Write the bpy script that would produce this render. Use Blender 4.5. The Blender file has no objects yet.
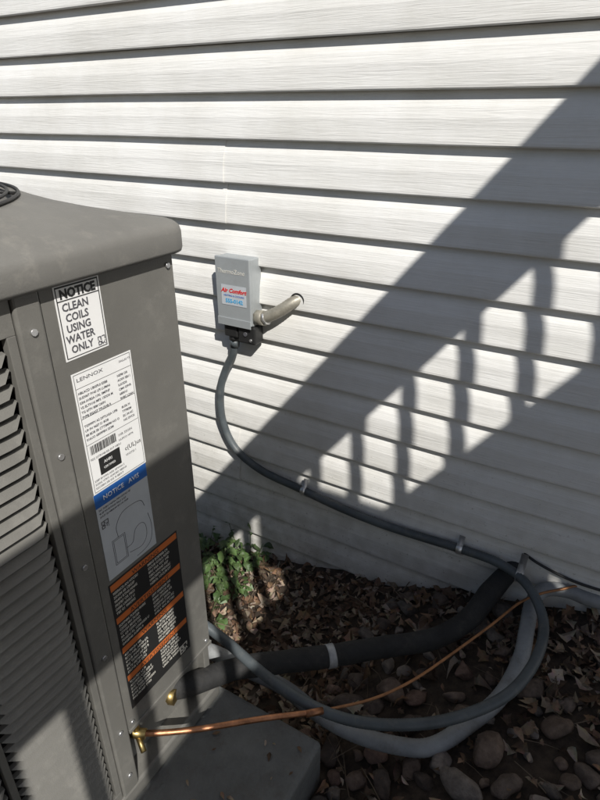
import bpy, bmesh, math, random
from mathutils import Vector, noise, Matrix
random.seed(7)
sc=bpy.context.scene
COL=sc.collection

# ---------------------------------------------------------------- helpers
def link(o,parent=None):
    COL.objects.link(o)
    if parent: o.parent=parent
    return o
def empty(name):
    e=bpy.data.objects.new(name,None); e.empty_display_size=.1
    return link(e)
def mesh_obj(name,verts,faces,mat=None,parent=None,smooth=False):
    me=bpy.data.meshes.new(name); me.from_pydata(verts,[],faces); me.update()
    if smooth:
        for p in me.polygons: p.use_smooth=True
    o=bpy.data.objects.new(name,me)
    if mat: me.materials.append(mat)
    return link(o,parent)
def bm_obj(name,bm,mat,parent=None,smooth=False):
    me=bpy.data.meshes.new(name); bm.to_mesh(me); bm.free()
    if smooth:
        for p in me.polygons: p.use_smooth=True
    o=bpy.data.objects.new(name,me)
    if mat: me.materials.append(mat)
    return link(o,parent)
def box(name,lo,hi,mat,parent=None,bevel=0,seg=2):
    bm=bmesh.new(); bmesh.ops.create_cube(bm,size=1)
    c=[(lo[i]+hi[i])/2 for i in range(3)]; s=[hi[i]-lo[i] for i in range(3)]
    for v in bm.verts: v.co=Vector([v.co[i]*s[i]+c[i] for i in range(3)])
    if bevel: bmesh.ops.bevel(bm,geom=bm.edges[:],offset=bevel,segments=seg,affect='EDGES',profile=.5)
    return bm_obj(name,bm,mat,parent,False)
def catmull(pts,step):
    P=[Vector(p) for p in pts]; P=[P[0]*2-P[1]]+P+[P[-1]*2-P[-2]]
    out=[]
    for i in range(1,len(P)-2):
        a,b,c,d=P[i-1:i+3]; n=max(2,int((c-b).length/step))
        for k in range(n):
            t=k/n
            out.append(.5*((2*b)+(c-a)*t+(2*a-5*b+4*c-d)*t*t+(3*b-a-3*c+d)*t**3))
    out.append(P[-2]); return out
def tube(name,pts,r,mat,parent=None,step=.01,n=14,rib=0,ribn=2,wob=0,r2=None):
    c=catmull(pts,step); vs=[];fs=[]
    up=Vector((0,0,1)); t0=(c[1]-c[0]).normalized()
    if abs(t0.z)>.9: up=Vector((1,0,0))
    u=t0.cross(up).normalized(); 
    for i,p in enumerate(c):
        t=(c[min(i+1,len(c)-1)]-c[max(i-1,0)]).normalized()
        u=(u-t*u.dot(t)).normalized(); v=t.cross(u)
        rr=(r if r2 is None else r+(r2-r)*i/(len(c)-1))*(1+(rib if i%ribn==0 else 0))
        if wob: rr*=1+wob*noise.noise(p*14)
        for k in range(n):
            a=2*math.pi*k/n; vs.append(p+(u*math.cos(a)+v*math.sin(a))*rr)
    for i in range(len(c)-1):
        for k in range(n):
            fs.append((i*n+k,i*n+(k+1)%n,(i+1)*n+(k+1)%n,(i+1)*n+k))
    fs.append(tuple(range(n))[::-1]); fs.append(tuple((len(c)-1)*n+k for k in range(n)))
    return mesh_obj(name,vs,fs,mat,parent,True)
def cyl(name,p0,p1,r,mat,parent=None,n=20,r2=None,smooth=True):
    p0=Vector(p0);p1=Vector(p1);t=(p1-p0).normalized()
    u=t.orthogonal().normalized();v=t.cross(u);r2=r if r2 is None else r2
    vs=[];
    for p,rr in((p0,r),(p1,r2)):
        for k in range(n):
            a=2*math.pi*k/n; vs.append(p+(u*math.cos(a)+v*math.sin(a))*rr)
    fs=[(k,(k+1)%n,n+(k+1)%n,n+k) for k in range(n)]+[tuple(range(n))[::-1],tuple(range(n,2*n))]
    o=mesh_obj(name,vs,fs,mat,parent)
    if smooth:
        for p in o.data.polygons[:n]: p.use_smooth=True
    return o

# ---------------------------------------------------------------- materials
def mat(name,col,rough=.6,metal=0,var=.0,vscale=8,bump=0,bscale=60,stretch=(1,1,1),col2=None,attr=None,spec=.5,dust=None):
    m=bpy.data.materials.new(name); m.use_nodes=True; nt=m.node_tree; N=nt.nodes; L=nt.links
    b=N['Principled BSDF']; b.inputs['Roughness'].default_value=rough; b.inputs['Metallic'].default_value=metal
    b.inputs['Specular IOR Level'].default_value=spec
    b.inputs['Base Color'].default_value=(*col,1)
    tc=N.new('ShaderNodeTexCoord'); mp=N.new('ShaderNodeMapping'); mp.inputs['Scale'].default_value=stretch
    L.new(tc.outputs['Object'],mp.inputs['Vector'])
    src=None
    if attr:
        at=N.new('ShaderNodeAttribute'); at.attribute_name=attr; src=at.outputs['Color']
    if var or col2:
        n=N.new('ShaderNodeTexNoise'); n.inputs['Scale'].default_value=vscale; n.inputs['Detail'].default_value=8
        n.inputs['Roughness'].default_value=.65
        L.new(mp.outputs['Vector'],n.inputs['Vector'])
        cr=N.new('ShaderNodeValToRGB'); cr.color_ramp.elements[0].position=.32; cr.color_ramp.elements[1].position=.68
        c2=col2 if col2 else tuple(min(1,c*(1+var)) for c in col); c1=col if col2 else tuple(c*(1-var) for c in col)
        if attr: c1=(1-var,)*3; c2=(1,)*3
        cr.color_ramp.elements[0].color=(*c1,1); cr.color_ramp.elements[1].color=(*c2,1)
        L.new(n.outputs['Fac'],cr.inputs['Fac'])
        if attr:
            mx=N.new('ShaderNodeMix'); mx.data_type='RGBA'; mx.blend_type='MULTIPLY'; mx.inputs[0].default_value=1
            L.new(src,mx.inputs[6]); L.new(cr.outputs['Color'],mx.inputs[7]); src=mx.outputs[2]
        else: src=cr.outputs['Color']
    if dust:
        nd=N.new('ShaderNodeTexNoise'); nd.inputs['Scale'].default_value=dust[1]; nd.inputs['Detail'].default_value=10; nd.inputs['Roughness'].default_value=.75
        L.new(tc.outputs['Object'],nd.inputs['Vector'])
        rd=N.new('ShaderNodeMapRange'); rd.inputs['From Min'].default_value=.52; rd.inputs['From Max'].default_value=.75; rd.inputs['To Max'].default_value=dust[2]
        L.new(nd.outputs['Fac'],rd.inputs['Value'])
        md=N.new('ShaderNodeMix'); md.data_type='RGBA'; L.new(rd.outputs['Result'],md.inputs[0])
        if src: L.new(src,md.inputs[6])
        else: md.inputs[6].default_value=(*col,1)
        md.inputs[7].default_value=(*dust[0],1); src=md.outputs[2]
        ra=N.new('ShaderNodeMapRange'); ra.inputs['To Min'].default_value=rough-.08; ra.inputs['To Max'].default_value=min(1,rough+.2)
        L.new(nd.outputs['Fac'],ra.inputs['Value']); L.new(ra.outputs['Result'],b.inputs['Roughness'])
    if src: L.new(src,b.inputs['Base Color'])
    if bump:
        n2=N.new('ShaderNodeTexNoise'); n2.inputs['Scale'].default_value=bscale; n2.inputs['Detail'].default_value=5
        L.new(mp.outputs['Vector'],n2.inputs['Vector'])
        bp=N.new('ShaderNodeBump'); bp.inputs['Strength'].default_value=bump; bp.inputs['Distance'].default_value=.004
        L.new(n2.outputs['Fac'],bp.inputs['Height']); L.new(bp.outputs['Normal'],b.inputs['Normal'])
    return m

def siding_mat():
    m=bpy.data.materials.new('vinyl_siding'); m.use_nodes=True; nt=m.node_tree; N=nt.nodes; L=nt.links
    b=N['Principled BSDF']; b.inputs['Roughness'].default_value=.45; b.inputs['Specular IOR Level'].default_value=.45
    tc=N.new('ShaderNodeTexCoord')
    mp=N.new('ShaderNodeMapping'); mp.inputs['Scale'].default_value=(9,1,190)
    L.new(tc.outputs['Object'],mp.inputs['Vector'])
    n1=N.new('ShaderNodeTexNoise'); n1.inputs['Scale'].default_value=1; n1.inputs['Detail'].default_value=4; n1.inputs['Distortion'].default_value=.9
    L.new(mp.outputs['Vector'],n1.inputs['Vector'])
    mp2=N.new('ShaderNodeMapping'); mp2.inputs['Scale'].default_value=(1.6,1,9)
    L.new(tc.outputs['Object'],mp2.inputs['Vector'])
    n2=N.new('ShaderNodeTexNoise'); n2.inputs['Scale'].default_value=1; n2.inputs['Detail'].default_value=1
    L.new(mp2.outputs['Vector'],n2.inputs['Vector'])
    b1=N.new('ShaderNodeBump'); b1.inputs['Strength'].default_value=.6; b1.inputs['Distance'].default_value=.0020
    L.new(n1.outputs['Fac'],b1.inputs['Height'])
    b2=N.new('ShaderNodeBump'); b2.inputs['Strength'].default_value=.5; b2.inputs['Distance'].default_value=.02
    L.new(n2.outputs['Fac'],b2.inputs['Height']); L.new(b1.outputs['Normal'],b2.inputs['Normal'])
    L.new(b2.outputs['Normal'],b.inputs['Normal'])
    n3=N.new('ShaderNodeTexNoise'); n3.inputs['Scale'].default_value=3; n3.inputs['Detail'].default_value=9; n3.inputs['Roughness'].default_value=.7
    L.new(tc.outputs['Object'],n3.inputs['Vector'])
    cr=N.new('ShaderNodeValToRGB'); e=cr.color_ramp.elements
    e[0].position=.3; e[0].color=(.70,.69,.65,1); e[1].position=.6; e[1].color=(.82,.815,.79,1)
    L.new(n3.outputs['Fac'],cr.inputs['Fac'])
    sx=N.new('ShaderNodeSeparateXYZ'); L.new(tc.outputs['Object'],sx.inputs['Vector'])
    mr=N.new('ShaderNodeMapRange'); mr.inputs['From Min'].default_value=.9; mr.inputs['From Max'].default_value=.1
    L.new(sx.outputs['Z'],mr.inputs['Value'])
    n4=N.new('ShaderNodeTexNoise'); n4.inputs['Scale'].default_value=22; n4.inputs['Detail'].default_value=8
    L.new(tc.outputs['Object'],n4.inputs['Vector'])
    mu=N.new('ShaderNodeMath'); mu.operation='MULTIPLY'; L.new(mr.outputs['Result'],mu.inputs[0]); L.new(n4.outputs['Fac'],mu.inputs[1])
    mx=N.new('ShaderNodeMix'); mx.data_type='RGBA'; L.new(mu.outputs[0],mx.inputs[0]); L.new(cr.outputs['Color'],mx.inputs[6])
    mx.inputs[7].default_value=(.30,.28,.23,1)
    n5=N.new('ShaderNodeTexNoise'); n5.inputs['Scale'].default_value=120; n5.inputs['Detail'].default_value=3
    L.new(tc.outputs['Object'],n5.inputs['Vector'])
    r5=N.new('ShaderNodeMapRange'); r5.inputs['From Min'].default_value=.66; r5.inputs['From Max'].default_value=.72; r5.inputs['To Max'].default_value=.9
    L.new(n5.outputs['Fac'],r5.inputs['Value'])
    m5=N.new('ShaderNodeMath'); m5.operation='MULTIPLY'; L.new(mr.outputs['Result'],m5.inputs[0]); L.new(r5.outputs['Result'],m5.inputs[1])
    mx2=N.new('ShaderNodeMix'); mx2.data_type='RGBA'; L.new(m5.outputs[0],mx2.inputs[0]); L.new(mx.outputs[2],mx2.inputs[6]); mx2.inputs[7].default_value=(.22,.19,.15,1)
    L.new(mx2.outputs[2],b.inputs['Base Color'])
    return m

M_sid=siding_mat()
D1=((.30,.29,.26),14,.38)
M_cab=mat('painted_steel_gray',(.150,.146,.133),.42,0,.12,5,.12,500,dust=D1)
M_cap=mat('painted_steel_cap',(.165,.161,.149),.45,0,.14,4,.10,400,dust=((.34,.32,.28),22,.4))
M_dark=mat('dark_cavity',(.012,.012,.012),.8)
M_fin=mat('coil_fins',(.03,.03,.03),.5,.5)
M_box=mat('enclosure_gray',(.37,.395,.405),.40,.25,.08,6,.05,300,dust=((.25,.24,.22),25,.3))
M_lt=mat('liquidtight_conduit_gray',(.075,.088,.095),.42,0,.25,12,.1,200,dust=((.2,.19,.17),30,.5))
M_pvc=mat('pvc_conduit_gray',(.25,.26,.265),.5,0,.25,10,.2,80,dust=((.12,.10,.08),18,.7))
M_foam=mat('foam_insulation_black',(.020,.020,.020),.75,0,.35,14,.7,60,dust=((.09,.08,.07),20,.5))
M_cop=mat('copper',(.50,.24,.13),.42,1,.4,30,.1,200,dust=((.12,.07,.05),40,.6))
M_wire=mat('copper_wire',(.34,.16,.07),.5,.5,.3,30)
M_brass=mat('brass',(.42,.31,.13),.42,1,.35,30)
M_zinc=mat('galvanized',(.62,.62,.62),.35,.8,.2,60)
M_white=mat('white_sticker',(.82,.82,.81),.4,0,.03,20)
M_ltblue=mat('diagram_sticker',(.50,.53,.56),.4,0,.05,20)
M_ink=mat('black_ink',(.02,.02,.02),.5)
M_gink=mat('gray_ink',(.09,.09,.10),.5)
M_blue=mat('blue_ink',(.02,.12,.42),.4)
M_ltb=mat('light_blue_ink',(.06,.35,.62),.4)
M_red=mat('red_ink',(.60,.02,.02),.4)
M_orange=mat('orange_ink',(.55,.15,.04),.4)
M_cream=mat('cream_ink',(.62,.60,.54),.5)
M_tape=mat('silver_tape',(.40,.41,.42),.45,.3,.25,50)
M_pad=mat('equipment_pad_gray',(.15,.155,.15),.75,0,.22,9,.6,120,dust=((.10,.085,.07),16,.8))
M_soil=mat('mulch_soil',(.025,.018,.012),.95,0,0,35,1.0,70,col2=(.08,.057,.04))
M_leaf=mat('dry_leaf',(.2,.13,.08),.75,0,.35,60,.3,120,attr='Col',spec=.2)
M_rock=mat('river_rock',(.2,.16,.13),.85,0,.5,45,.9,110,attr='Col',spec=.25)
M_green=mat('weed_leaf',(.07,.13,.035),.5,0,.3,50,.2,90,attr='Col')
M_wood=mat('treated_lumber',(.30,.24,.17),.8,0,.25,6,.4,40,stretch=(1,1,6))
M_bark=mat('tree_bark',(.12,.09,.07),.9,0,.4,12,1,30,stretch=(1,1,.3))
M_caulk=mat('tan_metal_conduit',(.32,.30,.25),.45,.35,.3,25,.3,90)
M_sheath=mat('sheathing_board',(.45,.42,.36),.8)

# ---------------------------------------------------------------- ground
GX=[(-60,-.4),(-3,-.2),(-1.9,-.1),(-1.37,0),(-.887,.11),(-.69,.15),(-.516,.19),(-.308,.26),(-.1,.33),(.11,.37),(1,.42),(3,.45),(60,.5)]
def gz(x,y,fine=True):
    for (a,za),(b,zb) in zip(GX,GX[1:]):
        if a<=x<=b: z=za+(zb-za)*(x-a)/(b-a);break
    else: z=0
    d=max(0,-y); z-=.10*min(d,1.0)
    k=min(1,max(0,(d-1.5)/3)); z=z*(1-k)+(.0)*k
    if fine: z+=.012*noise.noise(Vector((x*5,y*5,0)))+.006*noise.noise(Vector((x*23,y*23,3)))
    return z
def axis(lo,hi,f0,f1,fs):
    a=[]; v=f0
    while v<=f1: a.append(v); v+=fs
    s=fs; v=f0
    while v>lo: s*=1.35; v-=s; a.insert(0,max(v,lo))
    s=fs; v=a[-1]
    while v<hi: s*=1.35; v+=s; a.append(min(v,hi))
    return a
xs=axis(-60,60,-2.0,1.0,.03); ys=axis(-60,60,-1.6,.06,.03)
vs=[(x,y,gz(x,y)) for y in ys for x in xs]; nx=len(xs)
fs=[(j*nx+i,j*nx+i+1,(j+1)*nx+i+1,(j+1)*nx+i) for j in range(len(ys)-1) for i in range(nx-1)]
mesh_obj('ground',vs,fs,M_soil,None,True)

# ---------------------------------------------------------------- vinyl siding wall
wall=empty('vinyl_siding_wall')
C=.119; Z0=.175-C*6; X0,X1=-7.0,4.6; TOP=5.9
def panel(name,xa,xb,zb,dy):
    n=max(2,int((xb-xa)/.10)); vs=[];fs=[]
    prof=[]
    for c in range(2):
        z=zb+c*C
        prof+= [(-.0015,z-.001),(-.0265,z-.004),(-.0290,z-.001),(-.0292,z+.004),(-.0245,z+C*.45),(-.0180,z+C*.66),(-.0090,z+C*.83),(-.0035,z+C*.93),(-.0018,z+C-.005)]
    m=len(prof)
    for i in range(n+1):
        x=xa+(xb-xa)*i/n
        w=.0030*noise.noise(Vector((x*1.3,zb*7,4)))
        for (y,z) in prof:
            k=.0026*noise.noise(Vector((x*1.7,z*4,9)))
            vs.append((x,y+dy+((w+k) if y<-.004 else 0),z+ (w*.9 if y<-.01 else 0)))
    for i in range(n):
        for k in range(m-1):
            fs.append((i*m+k,(i+1)*m+k,(i+1)*m+k+1,i*m+k+1))
    o=mesh_obj(name,vs,fs,M_sid,wall)
    sol=o.modifiers.new('s','SOLIDIFY'); sol.thickness=.0008; sol.offset=1
    return o
row=0; z=Z0
while z<TOP:
    off={0:-1.155,1:.95,2:-2.6,3:2.1}[(row-8)%4]
    cuts=[X0]; s=off-3.66*3
    while s<X1:
        if s>X0+.2: cuts.append(s)
        s+=3.66
    cuts.append(X1)
    for i in range(len(cuts)-1):
        a=cuts[i]; b=cuts[i+1]
        panel('siding_panel',a,b+(.02 if i<len(cuts)-2 else 0),z,-.0028 if i%2 else 0)
    z+=2*C; row+=1
box('sheathing',(X0,.001,-.5),(X1,.15,TOP+.1),M_sheath,wall)
box('corner_trim_a',(X1,-.03,-.5),(X1+.09,.15,TOP),M_white,wall,.004)
box('corner_trim_b',(X0-.09,-.03,-.5),(X0,.15,TOP),M_white,wall,.004)
box('soffit',(X0-.3,-.45,TOP),(X1+.3,.15,TOP+.18),M_white,wall,.005)

# ---------------------------------------------------------------- electrical disconnect box
dis=empty('electrical_disconnect_box')
bx0,bx1,bz0,bz1,by=-1.143,-1.018,1.057,1.270,-.082
box('enclosure_body',(bx0,by+.012,bz0),(bx1,-.016,bz1),M_box,dis,.003)
box('cover',(bx0-.003,by-.003,bz0+.004),(bx1+.003,by+.0105,bz1+.003),M_box,dis,.003)
box('cover_lip',(bx0-.002,by-.006,bz0-.004),(bx1+.002,by-.0035,bz0+.022),M_box,dis,.001)
box('fitting_block',(-1.134,-.074,1.008),(-1.080,-.028,1.0565),M_ink,dis,.006)
box('side_fitting',(-1.076,-.076,.996),(-1.008,-.028,1.0565),M_ink,dis,.006)
cyl('side_fitting_screw',(-1.045,-.076,1.03),(-1.045,-.080,1.03),.007,M_gink,dis,10)
cyl('side_fitting_screw',(-1.025,-.076,1.012),(-1.025,-.080,1.012),.005,M_zinc,dis,10)
cyl('knockout_nut',(-1.107,-.050,1.009),(-1.108,-.050,.992),.020,M_ink,dis,6)
cyl('conduit_connector',(-1.108,-.050,.993),(-1.112,-.050,.968),.0165,M_lt,dis)
tube('supply_conduit',[(-1.03,-.050,1.083),(-.99,-.056,1.090),(-.955,-.056,1.104),(-.920,-.048,1.126),(-.893,-.030,1.147),(-.872,-.004,1.158)],.0185,M_caulk,dis,.004,14,.05,2)
cyl('supply_connector',(-1.018,-.050,1.083),(-.982,-.056,1.089),.025,M_caulk,dis,8)
cyl('supply_locknut',(-.982,-.056,1.089),(-.972,-.0565,1.0925),.0225,M_zinc,dis,8)
tube('dark_hole_ring',[(-.880+.023*math.cos(a),-.0275,1.152+.023*math.sin(a)) for a in [2*math.pi*k/16 for k in range(17)]],.003,M_dark,dis,.006,6)  # black ring: darkness of the hole round the conduit put into its colour
def text(body,loc,size,mt,parent,rot,ext=.0003,align='LEFT',name='lettering',shear=0,sx=1,line=1.0,bold=0):
    cu=bpy.data.curves.new(name,'FONT'); cu.body=body; cu.size=size; cu.extrude=ext; cu.align_x=align; cu.shear=shear; cu.space_line=line
    cu.resolution_u=2; cu.offset=bold
    o=bpy.data.objects.new(name,cu); o.location=loc; o.rotation_euler=rot; o.scale=(sx,1,1); cu.materials.append(mt)
    return link(o,parent)
RY=(math.pi/2,0,0); RX=(math.pi/2,0,math.pi/2)
ft=by-.0036
text('ThermoZone',((bx0+bx1)/2-.004,ft,1.222),.0205,M_cream,dis,RY,align='CENTER',sx=.92)
box('contractor_sticker',(bx0+.018,ft-.0006,1.122),(bx1-.012,ft,1.186),M_ltblue,dis)
text('Air Comfort',((bx0+bx1)/2+.003,ft-.001,1.163),.0185,M_red,dis,RY,align='CENTER',shear=.3,bold=.0007)
text('HEATING & COOLING',((bx0+bx1)/2+.004,ft-.001,1.1505),.0078,M_blue,dis,RY,align='CENTER')
text('555-0142',((bx0+bx1)/2+.004,ft-.001,1.130),.0175,M_ltb,dis,RY,align='CENTER',bold=.0006)

# ---------------------------------------------------------------- flexible conduit (box -> condenser)
W=[(-1.112,-.050,.975),(-1.122,-.050,.935),(-1.157,-.048,.87),(-1.187,-.048,.785),(-1.187,-.048,.664),(-1.135,-.048,.56),(-1.021,-.048,.501),(-.86,-.048,.479),(-.701,-.048,.458),(-.552,-.048,.450),(-.414,-.048,.454),(-.285,-.048,.461),(-.163,-.058,.466),
 (-.073,-.112,.47),(-.011,-.19,.44),(-.002,-.299,.42),(-.036,-.418,.4),(-.108,-.511,.38),(-.205,-.594,.37),(-.33,-.662,.37),(-.448,-.690,.38),(-.58,-.69,.40),(-.74,-.665,.42),(-.85,-.69,.47),(-.88,-.78,.5)]
fc=empty('flexible_electrical_conduit')
tube('conduit_run',W,.0135,M_lt,fc,.0035,14,.05,2)
def strap(name,p,w,r,parent):
    x,y,z=p
    vs=[];n=12
    prof=[(r+.022,None)]+[(math.cos(a)*r,-math.sin(a)*r) for a in [math.pi*k/n for k in range(n+1)]]+[(-r-.022,None)]
    for s in(-w/2,w/2):
        for (a,b) in prof: vs.append((x+s,-.031 if b is None else y+b,z+a))
    m=len(prof); fs=[(k,k+1,m+k+1,m+k) for k in range(m-1)]
    o=mesh_obj(name,vs,fs,M_zinc,parent,True)
    so=o.modifiers.new('s','SOLIDIFY'); so.thickness=.0015; so.offset=1
    cyl('strap_screw',(x,-.032,z+r+.012),(x,-.037,z+r+.012),.005,M_zinc,parent,8)
    return o
strap('strap_1',(-.842,-.048,.4775),.018,.0155,fc)
strap('strap_2',(-.285,-.048,.461),.018,.0155,fc)
strap('strap_3',(-.10,-.082,.468),.02,.0175,fc)

pv=empty('pvc_conduit')
P=[(.35,.02,.43),(.11,.0-.03,.43),(.03,-.03,.43),(-.03,-.05,.42),(-.05,-.10,.40),(-.045,-.18,.38),(-.04,-.27,.35),(-.06,-.39,.33),(-.11,-.49,.31),(-.17,-.575,.29),(-.24,-.61,.28),(-.35,-.625,.26),(-.46,-.62,.25),(-.58,-.60,.25),(-.68,-.61,.26),(-.8,-.67,.34),(-.85,-.78,.4)]
tube('pipe_run',P,.0205,M_pvc,pv,.005,18,.03,2)
bp=empty('insulated_refrigerant_line')
B=[(-.06,.05,.47),(-.12,-.01,.44),(-.165,-.10,.39),(-.20,-.21,.355),(-.27,-.31,.335),(-.39,-.405,.325),(-.49,-.495,.325),(-.60,-.595,.335),(-.68,-.69,.36),(-.735,-.80,.39),(-.80,-.86,.40)]
tube('foam_sleeve',B,.030,M_foam,bp,.012,20,0,2,.12)
tube('tape_wrap',[(-.486,-.491,.3252),(-.494,-.499,.3252),(-.502,-.507,.3258)],.0322,M_tape,bp,.004,20)
cp=empty('copper_liquid_line')
tube('thin_line',[(.45,.03,.47),(.11,.0,.455),(.01,-.06,.45),(-.07,-.13,.43),(-.13,-.26,.42),(-.20,-.39,.395),(-.26,-.51,.390),(-.33,-.60,.378),(-.43,-.705,.385)],.0036,M_wire,cp,.01,10,0,2)
tube('thick_line',[(-.425,-.70,.385),(-.52,-.79,.402),(-.62,-.89,.418),(-.70,-.955,.425),(-.76,-.99,.43)],.0068,M_cop,cp,.01,12)
cyl('line_coupling',(-.415,-.69,.3845),(-.445,-.72,.387),.0085,M_cop,cp)
gw=empty('service_wire')
tube('wire',[(-.13,.0,.50),(-.06,-.03,.49),(.05,-.03,.47),(.2,-.02,.47),(.5,.0,.47)],.004,M_ink,gw)

# ---------------------------------------------------------------- condenser unit
ac=empty('air_conditioner_condenser')
FX=-.70; YR=-.733; YF=-1.66; XL=-1.61; ZB=.302; ZT=1.462
def rrect(x0,x1,y0,y1,r,n=8):
    out=[]
    for cx,cy,a0 in((x1-r,y1-r,0),(x0+r,y1-r,90),(x0+r,y0+r,180),(x1-r,y0+r,270)):
        for k in range(n+1):
            a=math.radians(a0+90*k/n); out.append((cx+r*math.cos(a),cy+r*math.sin(a)))
        nx_={0:(x0+r,y1),90:(x0,y0+r),180:(x1-r,y0),270:(x1,y1-r)}[a0]
        ex,ey=out[-1]
        for k in range(1,10): out.append((ex+(nx_[0]-ex)*k/10,ey+(nx_[1]-ey)*k/10))
    return out
def loft(name,rings,mt,parent,smooth=True,captop=True,capbot=True):
    vs=[];fs=[];n=len(rings[0])
    for r in rings: vs+=r
    for i in range(len(rings)-1):
        for k in range(n): fs.append((i*n+k,i*n+(k+1)%n,(i+1)*n+(k+1)%n,(i+1)*n+k))
    if capbot: fs.append(tuple(range(n))[::-1])
    if captop: fs.append(tuple((len(rings)-1)*n+k for k in range(n)))
    return mesh_obj(name,vs,fs,mt,parent,smooth)
rings=[]
for ins,z,r in((.012,1.458,.044),(.0,1.456,.050),(-.002,1.462,.052),(-.002,1.488,.052),(.0005,1.497,.05),(.006,1.503,.047),(.016,1.508,.042)):
    rings.append([(x,y,z) for x,y in rrect(XL-.018+ins,FX+.018-ins,YF-.018+ins,YR+.020-ins,r,10)])
cxc,cyc=(XL+FX)/2,(YF+YR)/2-.008
last=rings[-1]
def circ(r,z): 
    out=[]
    for (x,y,_) in last:
        a=math.atan2(y-cyc,x-cxc); out.append((cxc+r*math.cos(a),cyc+r*math.sin(a),z))
    return out
def blend(k,z,r):
    c=circ(r,z)
    return [(a[0]*(1-k)+b[0]*k,a[1]*(1-k)+b[1]*k,z) for a,b in zip(last,c)]
rings+= [blend(.2,1.515,.425),blend(.4,1.522,.425),blend(.6,1.529,.425),blend(.85,1.538,.425),circ(.422,1.545),circ(.412,1.549),circ(.402,1.544),circ(.398,1.50)]
loft('top_cap',rings,M_cap,ac,True,True,True)
gh=lambda r:1.552+.030*(1-(r/.41)**2)
for r in [.05+.0165*k for k in range(23)]:
    pts=[(cxc+r*math.cos(a),cyc+r*math.sin(a),gh(r)) for a in [2*math.pi*k/60 for k in range(61)]]
    tube('grille_ring',pts,.0028,M_ink,ac,.03,6)
for k in range(8):
    a=2*math.pi*k/8+.2
    tube('grille_spoke',[(cxc+r*math.cos(a),cyc+r*math.sin(a),gh(r)-.004) for r in(.02,.12,.22,.32,.415)],.003,M_ink,ac,.03,6)
cyl('fan_well',(cxc,cyc,1.501),(cxc,cyc,1.504),.397,M_dark,ac,40)
box('inner_core',(XL+.03,YF+.03,ZB+.02),(FX-.062,YR-.03,ZT-.01),M_fin,ac)
box('base_pan',(XL,YF,ZB),(FX+.004,YR,ZB+.045),M_cab,ac,.006)
bm=bmesh.new(); bmesh.ops.create_cube(bm,size=1)
lo=(FX-.022,-1.018,.515);hi=(FX,YR,ZT+.002)
for v in bm.verts: v.co=Vector([v.co[i]*(hi[i]-lo[i])+(lo[i]+hi[i])/2 for i in range(3)])
ed=[e for e in bm.edges if all(v.co.x>FX-.001 and v.co.y>YR-.001 for v in e.verts)]
bmesh.ops.bevel(bm,geom=ed,offset=.018,segments=6,affect='EDGES')
bm_obj('service_panel',bm,M_cab,ac)
box('panel_bottom_flange',(FX-.024,-1.018,.505),(FX+.003,YR-.014,.514),M_cab,ac,.001)
box('valve_plate',(FX-.060,-1.018,ZB+.045),(FX-.045,YR-.01,.515),M_cab,ac,.001)
box('rear_frame_panel',(FX-.10,YR-.020,ZB+.045),(FX-.0225,YR-.0005,ZT),M_cab,ac,.002)
box('rear_post',(XL,YR-.05,ZB+.045),(XL+.07,YR-.001,ZT),M_cab,ac,.004)
for k in range(38):
    z=.375+k*.0285
    box('rear_louver',(XL+.07,YR-.016,z),(FX-.10,YR-.006,z+.017),M_cab,ac)
box('corner_post',(FX-.03,-1.062,ZB+.045),(FX+.0045,-1.0205,ZT+.001),M_cab,ac,.004)
box('post_seam',(FX-.028,-1.0205,ZB+.05),(FX-.004,-1.0180,ZT),M_dark,ac)
def louver_panel(y0,y1,z0,z1,cols):
    box('louver_frame_top',(FX-.014,y0,z1),(FX,y1,ZT),M_cab,ac,.001)
    box('louver_frame_bottom',(FX-.014,y0,ZB+.045),(FX,y1,z0),M_cab,ac,.001)
    box('louver_edge',(FX-.014,y1-.014,z0),(FX,y1,z1),M_cab,ac,.001)
    w=(y1-.014-y0)/cols; vs=[];fs=[]
    sp=.0235
    nrow=int((z1-z0)/sp)
    for c in range(cols):
        ya=y0+c*w; yb=ya+w
        box('louver_rib',(FX-.012,ya,z0),(FX-.001,ya+.012,z1),M_cab,ac,.001)
        a=ya+.014; b=yb-.004
        for r in range(nrow+1):
            z=z0+r*sp
            if z+sp>z1+.001: continue
            m=len(vs); n=10
            for i in range(n+1):
                t=i/n; y=a+(b-a)*t
                k=min(1,min(t,1-t)*9)**.5
                vs+= [(FX-.012,y,z+sp),(FX-.004,y,z+sp*.93),(FX-.004+.011*k,y,z+sp*(.93-.55*k)),(FX-.006+.011*k,y,z+sp*(.86-.55*k)),(FX-.014,y,z+sp*.60)]
            for i in range(n):
                for q in range(4):
                    fs.append((m+i*5+q,m+(i+1)*5+q,m+(i+1)*5+q+1,m+i*5+q+1))
    mesh_obj('louvers',vs,fs,M_cab,ac,False)
louver_panel(-1.615,-1.064,.372,1.402,3)
box('front_post',(FX-.05,YF,ZB+.045),(FX+.003,-1.6165,ZT),M_cab,ac,.01)
for k in range(38):
    z=.375+k*.0285
    box('front_louver',(XL+.07,YF+.006,z),(FX-.05,YF+.016,z+.017),M_cab,ac)
    box('left_louver',(XL+.006,YF+.05,z),(XL+.016,YR-.05,z+.017),M_cab,ac)
box('left_post',(XL,YF+.001,ZB+.045),(XL+.07,YF+.05,ZT),M_cab,ac,.01)
for (y,z) in [(-1.041,1.40),(-1.041,1.20),(-1.041,.98),(-1.041,.76),(-1.041,.54),(-1.041,.40)]:
    cyl('screw',(FX+.0045,y,z),(FX+.0080,y,z),.0052,M_zinc,ac,8)
for (y,z) in [(-.765,1.435),(-1.006,.53),(-.765,.53)]:
    cyl('panel_screw',(FX,y,z),(FX+.004,y,z),.0048,M_zinc,ac,8)
cyl('service_valve_body',(-.762,-.99,.43),(-.715,-.967,.425),.012,M_brass,ac,6)
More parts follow.
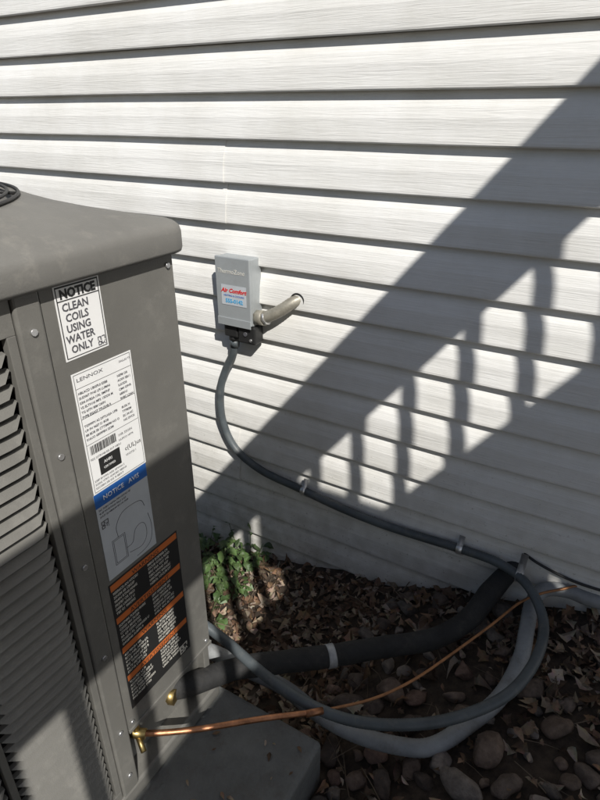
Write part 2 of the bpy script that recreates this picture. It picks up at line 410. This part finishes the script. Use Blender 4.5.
cyl('service_valve_stem',(-.735,-.975,.43),(-.735,-.975,.475),.008,M_brass,ac,6)
cyl('service_valve_cap',(-.735,-.975,.475),(-.735,-.975,.490),.011,M_brass,ac,6)
cyl('service_valve_port',(-.735,-.975,.425),(-.700,-.992,.408),.0065,M_brass,ac,8)
cyl('suction_valve_body',(-.762,-.86,.40),(-.735,-.85,.40),.02,M_brass,ac,6)

# ---- stickers
def plate(name,y0,y1,z0,z1,mt,d=.0006,base=0):
    return box(name,(FX+.0002+base,y0,z0),(FX+.0002+base+d,y1,z1),mt,ac)
def rtext(b,y,z,s,mt,base=.0012,align='LEFT',sx=1,line=1.0,bold=0):
    return text(b,(FX+base,y,z),s,mt,ac,RX,.0001,align,'label_text',0,sx,line,bold)
R=random.Random(3)
def words(n):
    s=''
    while len(s)<n:
        s+=''.join(R.choice('ABCDEFGHILMNOPRSTUV0123456789') for _ in range(R.randint(2,7)))+' '
    return s[:n]
def qr(y0,z0,s,n,mt,base=.0012):
    vs=[];fs=[];c=s/n
    for i in range(n):
        for j in range(n):
            corner=(i<4 and j<4) or (i<4 and j>=n-4) or (i>=n-4 and j>=n-4)
            if (R.random()<.5 and not corner) or (corner and (i in(0,n-1,3) or j in(0,n-1,3))):
                m=len(vs); y=y0+i*c; z=z0+j*c
                vs+= [(FX+base,y,z),(FX+base,y+c,z),(FX+base,y+c,z+c),(FX+base,y,z+c)]; fs.append((m,m+1,m+2,m+3))
    mesh_obj('qr_code',vs,fs,mt,ac)
plate('notice_sticker',-.996,-.914,1.338,1.452,M_white)
plate('notice_frame_top',-.993,-.917,1.447,1.4495,M_ink,.0003,.0007)
plate('notice_rule',-.993,-.917,1.4275,1.4290,M_ink,.0003,.0007)
plate('notice_frame_l',-.9935,-.992,1.341,1.4495,M_ink,.0003,.0007)
plate('notice_frame_r',-.918,-.9165,1.341,1.4495,M_ink,.0003,.0007)
plate('notice_frame_bottom',-.9918,-.9182,1.341,1.3422,M_ink,.0003,.0007)
rtext('NOTICE',-.955,1.4315,.0185,M_ink,align='CENTER',sx=.95,bold=.0009)
rtext('CLEAN\nCOILS\nUSING\nWATER\nONLY',-.963,1.4125,.0165,M_gink,align='CENTER',line=.98,sx=.92,bold=.0004)
qr(-.9335,1.344,.0145,9,M_gink)
plate('data_sticker',-.993,-.872,1.096,1.316,M_white)
for (a,b,c,d) in [(-.990,-.875,1.3130,1.3136),(-.990,-.875,1.0990,1.0996),(-.990,-.875,1.290,1.2905),(-.990,-.875,1.190,1.1905),(-.990,-.875,1.238,1.2385)]:
    plate('rule',a,b,c,d,M_ink,.0003,.0007)
plate('rule_v',-.990,-.9894,1.099,1.3134,M_ink,.0003,.0007); plate('rule_v',-.8756,-.875,1.099,1.3134,M_ink,.0003,.0007)
rtext('LENNOX',-.986,1.301,.0085,M_gink,sx=1.5)
rtext('DALLAS TX',-.90,1.303,.005,M_gink)
z=1.284
while z>1.194:
    if abs(z-1.238)>.004:
        rtext(words(R.randint(16,22)),-.987,z-.004,.0058,M_gink,bold=.0001); rtext(words(R.randint(5,9)),-.908,z-.004,.0058,M_gink,bold=.0001)
    z-=.0082
y=-.984
while y<-.93:
    w=R.choice([.0005,.0009,.0014]); plate('bar',y,y+w,1.170,1.186,M_ink,.0003,.0007); y+=w+R.choice([.0006,.0012])
rtext(words(9),-.925,1.176,.0065,M_gink); rtext(words(10),-.925,1.167,.0055,M_gink)
plate('black_mark',-.972,-.926,1.125,1.157,M_ink,.0003,.0007)
rtext('AHRI',-.962,1.144,.008,M_white,.0014); rtext('CERTIFIED',-.964,1.134,.0055,M_white,.0014)
rtext('c(UL)us',-.915,1.143,.012,M_ink); rtext(words(9),-.915,1.132,.0055,M_gink)
for z in(1.160,1.118,1.111,1.104): rtext(words(24),-.987,z,.0055,M_gink)
plate('diagram_sticker',-.995,-.874,.9085,1.0955,M_ltblue)
plate('blue_header',-.995,-.874,1.068,1.0957,M_blue,.0003,.0007)
rtext('NOTICE   AVIS',-.935,1.077,.013,M_white,.0014,'CENTER')
for z in(1.060,1.053,1.046): rtext(words(25),-.990,z,.0052,M_gink)
for (a,b,c,d) in [(-.975,-.945,.930,.985),(-.972,-.948,.933,.982)]:
    for q in [(a,b,c,c+.0007),(a,b,d,d+.0007),(a,a+.0007,c,d),(b,b+.0007,c,d+.0007)]: plate('diagram_line',*q,M_gink,.0003,.0007)
def gl(pts): tube('diagram_trace',[(FX+.001,y,z) for y,z in pts],.0005,M_gink,ac,.004,4)
gl([(-.945,.95),(-.93,.952),(-.92,.975),(-.905,.98),(-.895,.97),(-.895,.945),(-.91,.93),(-.94,.935)])
gl([(-.96,.985),(-.96,1.01),(-.94,1.03),(-.90,1.028),(-.89,1.01)])
gl([(-.925,.915),(-.90,.918),(-.885,.93),(-.88,.96),(-.885,.99)])
qr(-.99,1.022,.016,9,M_gink)
plate('warning_sticker',-1.000,-.817,.562,.900,M_ink)
for k,z in enumerate((.882,.801,.722,.643)):
    plate('orange_band',-.997,-.820,z,z+.0145,M_orange,.0003,.0007)
    rtext('WARNING' if k%2==0 else 'AVERTISSEMENT',-.908,z+.002,.0135,M_ink,.0014,'CENTER',sx=1.1)
    zz=z-.010
    while zz>z-.062:
        rtext(words(R.randint(14,18)),-.994,zz,.0082,M_cream,sx=.85,bold=.00015); rtext(words(R.randint(13,16)),-.905,zz,.0082,M_cream,sx=.85,bold=.00015); zz-=.0098
qr(-.850,.567,.024,9,M_cream)

# ---------------------------------------------------------------- equipment pad
box('equipment_pad',(-1.70,-1.75,.10),(-.405,-.708,.298),M_pad,None,.012,3)

# ---------------------------------------------------------------- deck stairs
st=empty('deck_staircase')
D=Vector((-.55,-.835,0)); Nn=Vector((.835,-.55,0)); R0=Vector((1.151,-1.2,3.445)); SL=.70
HF=[(0,1,3,2),(4,6,7,5),(0,4,5,1),(2,3,7,6),(0,2,6,4),(1,5,7,3)]
def P3(r,n,dz): return R0+D*r+Nn*n+Vector((0,0,-SL*r+dz))
def beam(name,ra,rb,n0,n1,z0,z1):
    return mesh_obj(name,[P3(r,n,z) for r in(ra,rb) for n in(n0,n1) for z in(z0,z1)],HF,M_wood,st)
rA,rB=-1.35,4.3; WN=.74
beam('cap_rail',rA,rB,0,.14,-.035,0)
beam('top_rail',rA,rB,.103,.14,-.215,-.036)
beam('far_cap_rail',rA,rB,WN,WN+.14,-.035,0)
beam('far_top_rail',rA,rB,WN,WN+.037,-.215,-.036)
beam('near_stringer',rA,rB,.142,.18,-1.27,-.815)
beam('far_stringer',rA,rB,WN-.04,WN-.003,-1.13,-.815)
for side in(.122,WN+.02):
    r=rA+.03
    while r<rB:
        w=.0155
        mesh_obj('baluster',[P3(r+a,side+b,0)+Vector((0,0,c)) for a in(-w,w) for b in(-w,w) for c in(-.95,-.2)],HF,M_wood,st)
        r+=.1056
r=rA
while r<rB:
    z=-SL*r-1.03
    for a,b,c,d in((0,.28,0,.035),(0.0,.02,-.19,-.001)):
        mesh_obj('tread' if c==0 else 'riser',[R0+D*(r+q)+Nn*n+Vector((0,0,z+w)) for q in(a,b) for n in(.181,WN-.041) for w in(c,d)],HF,M_wood,st)
    r+=.27
# added out of view to shade the lower-left siding: board, posts, end board
py=2.25
lx0,lx1=-1.05+1.1*py,2.35
lz1=.47+1.4*py; lz0=lz1-.44
box('shade_board',(lx0,-py-.04,lz0),(lx1,-py,lz1),M_wood,st,.003)
for xx in(1.95,2.31):
    box('shade_board_post',(xx,-py-.14,-.1),(xx+.09,-py-.045,lz1-.02),M_wood,st,.004)
box('shade_board_end',(lx1+.003,-py-.9,lz0),(lx1+.04,-py,lz1),M_wood,st,.003)

# ---------------------------------------------------------------- leaf litter
def colored(name,vs,fs,cols,mt,smooth=False,parent=None):
    me=bpy.data.meshes.new(name); me.from_pydata(vs,[],fs); me.update()
    ca=me.color_attributes.new('Col','FLOAT_COLOR','POINT')
    flat=[]
    for c in cols: flat+= [c[0],c[1],c[2],1]
    ca.data.foreach_set('color',flat)
    if smooth:
        for p in me.polygons: p.use_smooth=True
    me.materials.append(mt); o=bpy.data.objects.new(name,me); return link(o,parent)
SH=[(0,0),(.18,.10),(.30,.34),(.52,.20),(.62,.38),(.80,.16),(1,0)]
SO=[(0,0),(.2,.12),(.45,.22),(.7,.17),(.88,.08),(1,0)]
SG=[(0,0),(.15,.16),(.32,.30),(.5,.33),(.7,.24),(.87,.10),(1,0)]
vs=[];fs=[];cs=[]
pal=[(.22,.14,.09),(.30,.20,.135),(.14,.09,.06),(.40,.31,.22),(.10,.065,.045),(.22,.135,.08),(.46,.38,.30),(.17,.12,.085),(.33,.26,.20)]
def leaf(px,py,pz,s,yaw,pit,rol,curl,c,shape=SH):
    m=Matrix.Rotation(yaw,3,'Z')@Matrix.Rotation(pit,3,'Y')@Matrix.Rotation(rol,3,'X')
    b=len(vs); n=len(shape)
    for (u,w) in shape: vs.append(Vector((px,py,pz))+m@Vector(((u-.5)*s,0,-curl*s*(u-.5)**2*2))); cs.append(c)
    for sgn in(1,-1):
        for (u,w) in shape[1:-1]:
            ww=w*random.uniform(.75,1.15)
            vs.append(Vector((px,py,pz))+m@Vector(((u-.5)*s,sgn*ww*s,ww*s*curl*random.uniform(.4,1)-curl*s*(u-.5)**2*2))); cs.append(tuple(k*random.uniform(.8,1.1) for k in c))
    k=n-2
    for q in range(2):
        o=b+n+q*k
        fs.append((b,b+1,o) if q==0 else (b,o,b+1))
        for i in range(k-1):
            fs.append((b+1+i,b+2+i,o+i+1,o+i) if q==0 else (b+1+i,o+i,o+i+1,b+2+i))
        fs.append((b+n-2,b+n-1,o+k-1) if q==0 else (b+n-2,o+k-1,b+n-1))
def onpad(x,y): return -1.72<x<-.385 and y<-.69
for i in range(15500):
    x=random.uniform(-2.1,.9); y=-abs(random.uniform(0,1.5))-.034
    if onpad(x,y): continue
    rk = x>-.42 and y+x*.6<-.32
    if rk and random.random()<.80: continue
    s=random.choice((.014,.02,.028,.034,.042,.055))*random.uniform(.8,1.25)
    c=random.choice(pal); k=random.uniform(.5,1.15); c=tuple(v*k for v in c)
    leaf(x,y,gz(x,y)+random.uniform(.002,.022)+(random.uniform(0,.022) if rk else 0),s,random.uniform(0,6.3),random.gauss(0,.38),random.gauss(0,.38),random.uniform(-.8,1.2),c,random.choice((SH,SO,SO)))
for i in range(30):
    x=random.uniform(-.68,-.42); y=random.uniform(-1.2,-.73)
    leaf(x,y,.303,random.uniform(.008,.025),random.uniform(0,6.3),0,0,random.uniform(0,.6),random.choice(pal),SO)
colored('leaf_litter',vs,fs,cs,M_leaf)
vs=[];fs=[];cs=[]
for i in range(420):
    x=random.uniform(-1.9,.8); y=-random.uniform(.05,1.2)
    if onpad(x,y): continue
    a=random.uniform(0,6.3); l=random.uniform(.03,.14); r=random.uniform(.0006,.0022); z=gz(x,y)+.024
    t=Vector((math.cos(a),math.sin(a),random.uniform(-.15,.15))); u=Vector((-math.sin(a),math.cos(a),0)); w=t.cross(u)
    b=len(vs)
    for q in range(3):
        p=Vector((x,y,z))+t*l*q/2+u*random.uniform(-.006,.006)
        for k in range(4):
            an=k*math.pi/2; vs.append(p+(u*math.cos(an)+w*math.sin(an))*r*(1-.2*q)); cs.append((.18,.14,.10))
    for q in range(2):
        for k in range(4): fs.append((b+q*4+k,b+q*4+(k+1)%4,b+q*4+4+(k+1)%4,b+q*4+4+k))
colored('twigs',vs,fs,cs,M_leaf)
# ---------------------------------------------------------------- rocks
bm0=bmesh.new(); bmesh.ops.create_icosphere(bm0,subdivisions=3,radius=1)
bv=[v.co.copy() for v in bm0.verts]; bf=[tuple(v.index for v in f.verts) for f in bm0.faces]; bm0.free()
vs=[];fs=[];cs=[]
rp=[(.24,.175,.135),(.28,.21,.165),(.18,.14,.115),(.30,.20,.155),(.34,.29,.25),(.22,.19,.165)]
placed=[]
tries=0
while len(placed)<270 and tries<14000:
    tries+=1
    x=random.uniform(-.50,.75); y=random.uniform(-1.25,-.08)
    if x<-.385 and y<-.67: continue
    if y+x*.7>-.27 and random.random()<.93: continue
    r=random.choice((.016,.021,.027,.033,.039))*random.uniform(.85,1.15)
    if any((x-a)**2+(y-b)**2<((r+c)*.86)**2 for a,b,c in placed): continue
    placed.append((x,y,r))
    sc3=Vector((r*random.uniform(.9,1.4),r*random.uniform(.65,1),r*random.uniform(.55,.8)))
    ro=Matrix.Rotation(random.uniform(0,6.3),3,'Z')@Matrix.Rotation(random.gauss(0,.4),3,'X')
    sd=Vector((random.uniform(0,90),random.uniform(0,90),0)); c=random.choice(rp); k=random.uniform(.55,1.0); c=tuple(v*k for v in c)
    pl=[(Vector((random.gauss(0,1),random.gauss(0,1),random.gauss(0,.7))).normalized(),random.uniform(.5,.8)) for _ in range(7)]
    b=len(vs); cz=gz(x,y)+r*.42
    for v in bv:
        q=v.copy()
        for nn,dd in pl:
            e=q.dot(nn)-dd
            if e>0: q-=nn*e*.9
        q*=1.1+.18*noise.noise(v*1.3+sd)+.05*noise.noise(v*4+sd)
        q=Vector((q.x*sc3.x,q.y*sc3.y,q.z*sc3.z))
        vs.append(Vector((x,y,cz))+ro@q); cs.append(c)
    fs+= [tuple(b+i for i in f) for f in bf]
colored('rock_pile',vs,fs,cs,M_rock,True)
# ---------------------------------------------------------------- weeds by the wall
vs=[];fs=[];cs=[]
for i in range(88):
    x0=random.gauss(-1.16,.095); y0=-abs(random.gauss(.22,.18))-.03
    if y0<-.66: continue
    h=random.uniform(.05,.18)*(1 if random.random()<.7 else .5); ln=Vector((random.gauss(0,.05),random.gauss(0,.05),h)); z0=gz(x0,y0)
    b=len(vs)
    for q in range(4):
        p=Vector((x0,y0,z0))+ln*q/3
        for k in range(3):
            an=k*2.1; vs.append(p+Vector((math.cos(an),math.sin(an),0))*.0014); cs.append((.08,.11,.04))
    for q in range(3):
        for k in range(3): fs.append((b+q*3+k,b+q*3+(k+1)%3,b+q*3+3+(k+1)%3,b+q*3+3+k))
    for q in range(random.randint(4,8)):
        t=random.uniform(.3,1); p=Vector((x0,y0,z0))+ln*t
        yaw=random.uniform(0,6.3); s=random.uniform(.016,.050)
        k=random.uniform(.6,1.35); c=(.085*k,.14*k,.045*k)
        leaf(p.x+math.cos(yaw)*s*.5,p.y+math.sin(yaw)*s*.5,p.z,s,yaw,random.gauss(.15,.35),random.gauss(0,.35),random.uniform(0,.7),c,SG)
colored('weed_plant',vs,fs,cs,M_green)
# ---------------------------------------------------------------- small tree out in the yard: dapples the stones
tree=empty('maple_tree')
TB=Vector((3.7,-3.9,gz(3.7,-3.9)))
tube('trunk',[TB+Vector((0,0,-.1)),TB+Vector((.03,.02,1.2)),TB+Vector((-.05,.05,2.4)),TB+Vector((-.10,.10,3.5)),TB+Vector((-.1,.1,4.2))],.11,M_bark,tree,.1,12,0,2,.1,.03)
vs=[];fs=[];cs=[]
rt=random.Random(11)
for i in range(14):
    a=rt.uniform(0,6.3) if i>5 else rt.uniform(1.9,3.2); z0=rt.uniform(2.2,3.9); L=rt.uniform(.8,1.35)
    p0=TB+Vector((-.08,.08,z0)); tip=p0+Vector((math.cos(a)*L,math.sin(a)*L,rt.uniform(.1,.5))); mid=(p0+tip)/2+Vector((0,0,.12))
    tube('limb',[p0,mid,tip],.03,M_bark,tree,.1,8,0,2,0,.006)
    for k in range(110):
        t=rt.uniform(.3,1.1); q=p0.lerp(tip,t)+Vector((rt.gauss(0,.15),rt.gauss(0,.15),rt.gauss(0,.12)))
        if q.z>4.25: continue
        kk=rt.uniform(.6,1.3)
        leaf(q.x,q.y,q.z,rt.uniform(.06,.10),rt.uniform(0,6.3),rt.gauss(0,.5),rt.gauss(0,.5),.3,(.07*kk,.12*kk,.035*kk),SG)
colored('foliage',vs,fs,cs,M_green,False,tree)

# ---------------------------------------------------------------- light, sky, camera
S=Vector((1.1,-1,1.4)).normalized()
el=math.asin(S.z); rot=math.atan2(S.x,S.y)
w=bpy.data.worlds.new('World'); sc.world=w; w.use_nodes=True
sk=w.node_tree.nodes.new('ShaderNodeTexSky'); sk.sky_type='NISHITA'; sk.sun_disc=False; sk.sun_elevation=el; sk.sun_rotation=rot
bg=w.node_tree.nodes['Background']; bg.inputs['Strength'].default_value=.068
w.node_tree.links.new(sk.outputs['Color'],bg.inputs['Color'])
sl=bpy.data.lights.new('sun','SUN'); sl.energy=5; sl.angle=math.radians(.36); sl.color=(1,.965,.91)
so=bpy.data.objects.new('sun',sl); so.rotation_euler=S.to_track_quat('Z','Y').to_euler(); so.location=(4,-4,8); link(so)
cam=bpy.data.cameras.new('camera'); co=bpy.data.objects.new('camera',cam); link(co)
co.location=(0,-1.5,1.67); co.rotation_euler=(math.radians(63.5),0,math.radians(30.6))
cam.sensor_fit='VERTICAL'; cam.sensor_height=36; cam.lens=578/800*36; cam.clip_start=.02; cam.clip_end=300
sc.camera=co
sc.view_settings.view_transform='Standard'; sc.view_settings.look='None'; sc.view_settings.exposure=0
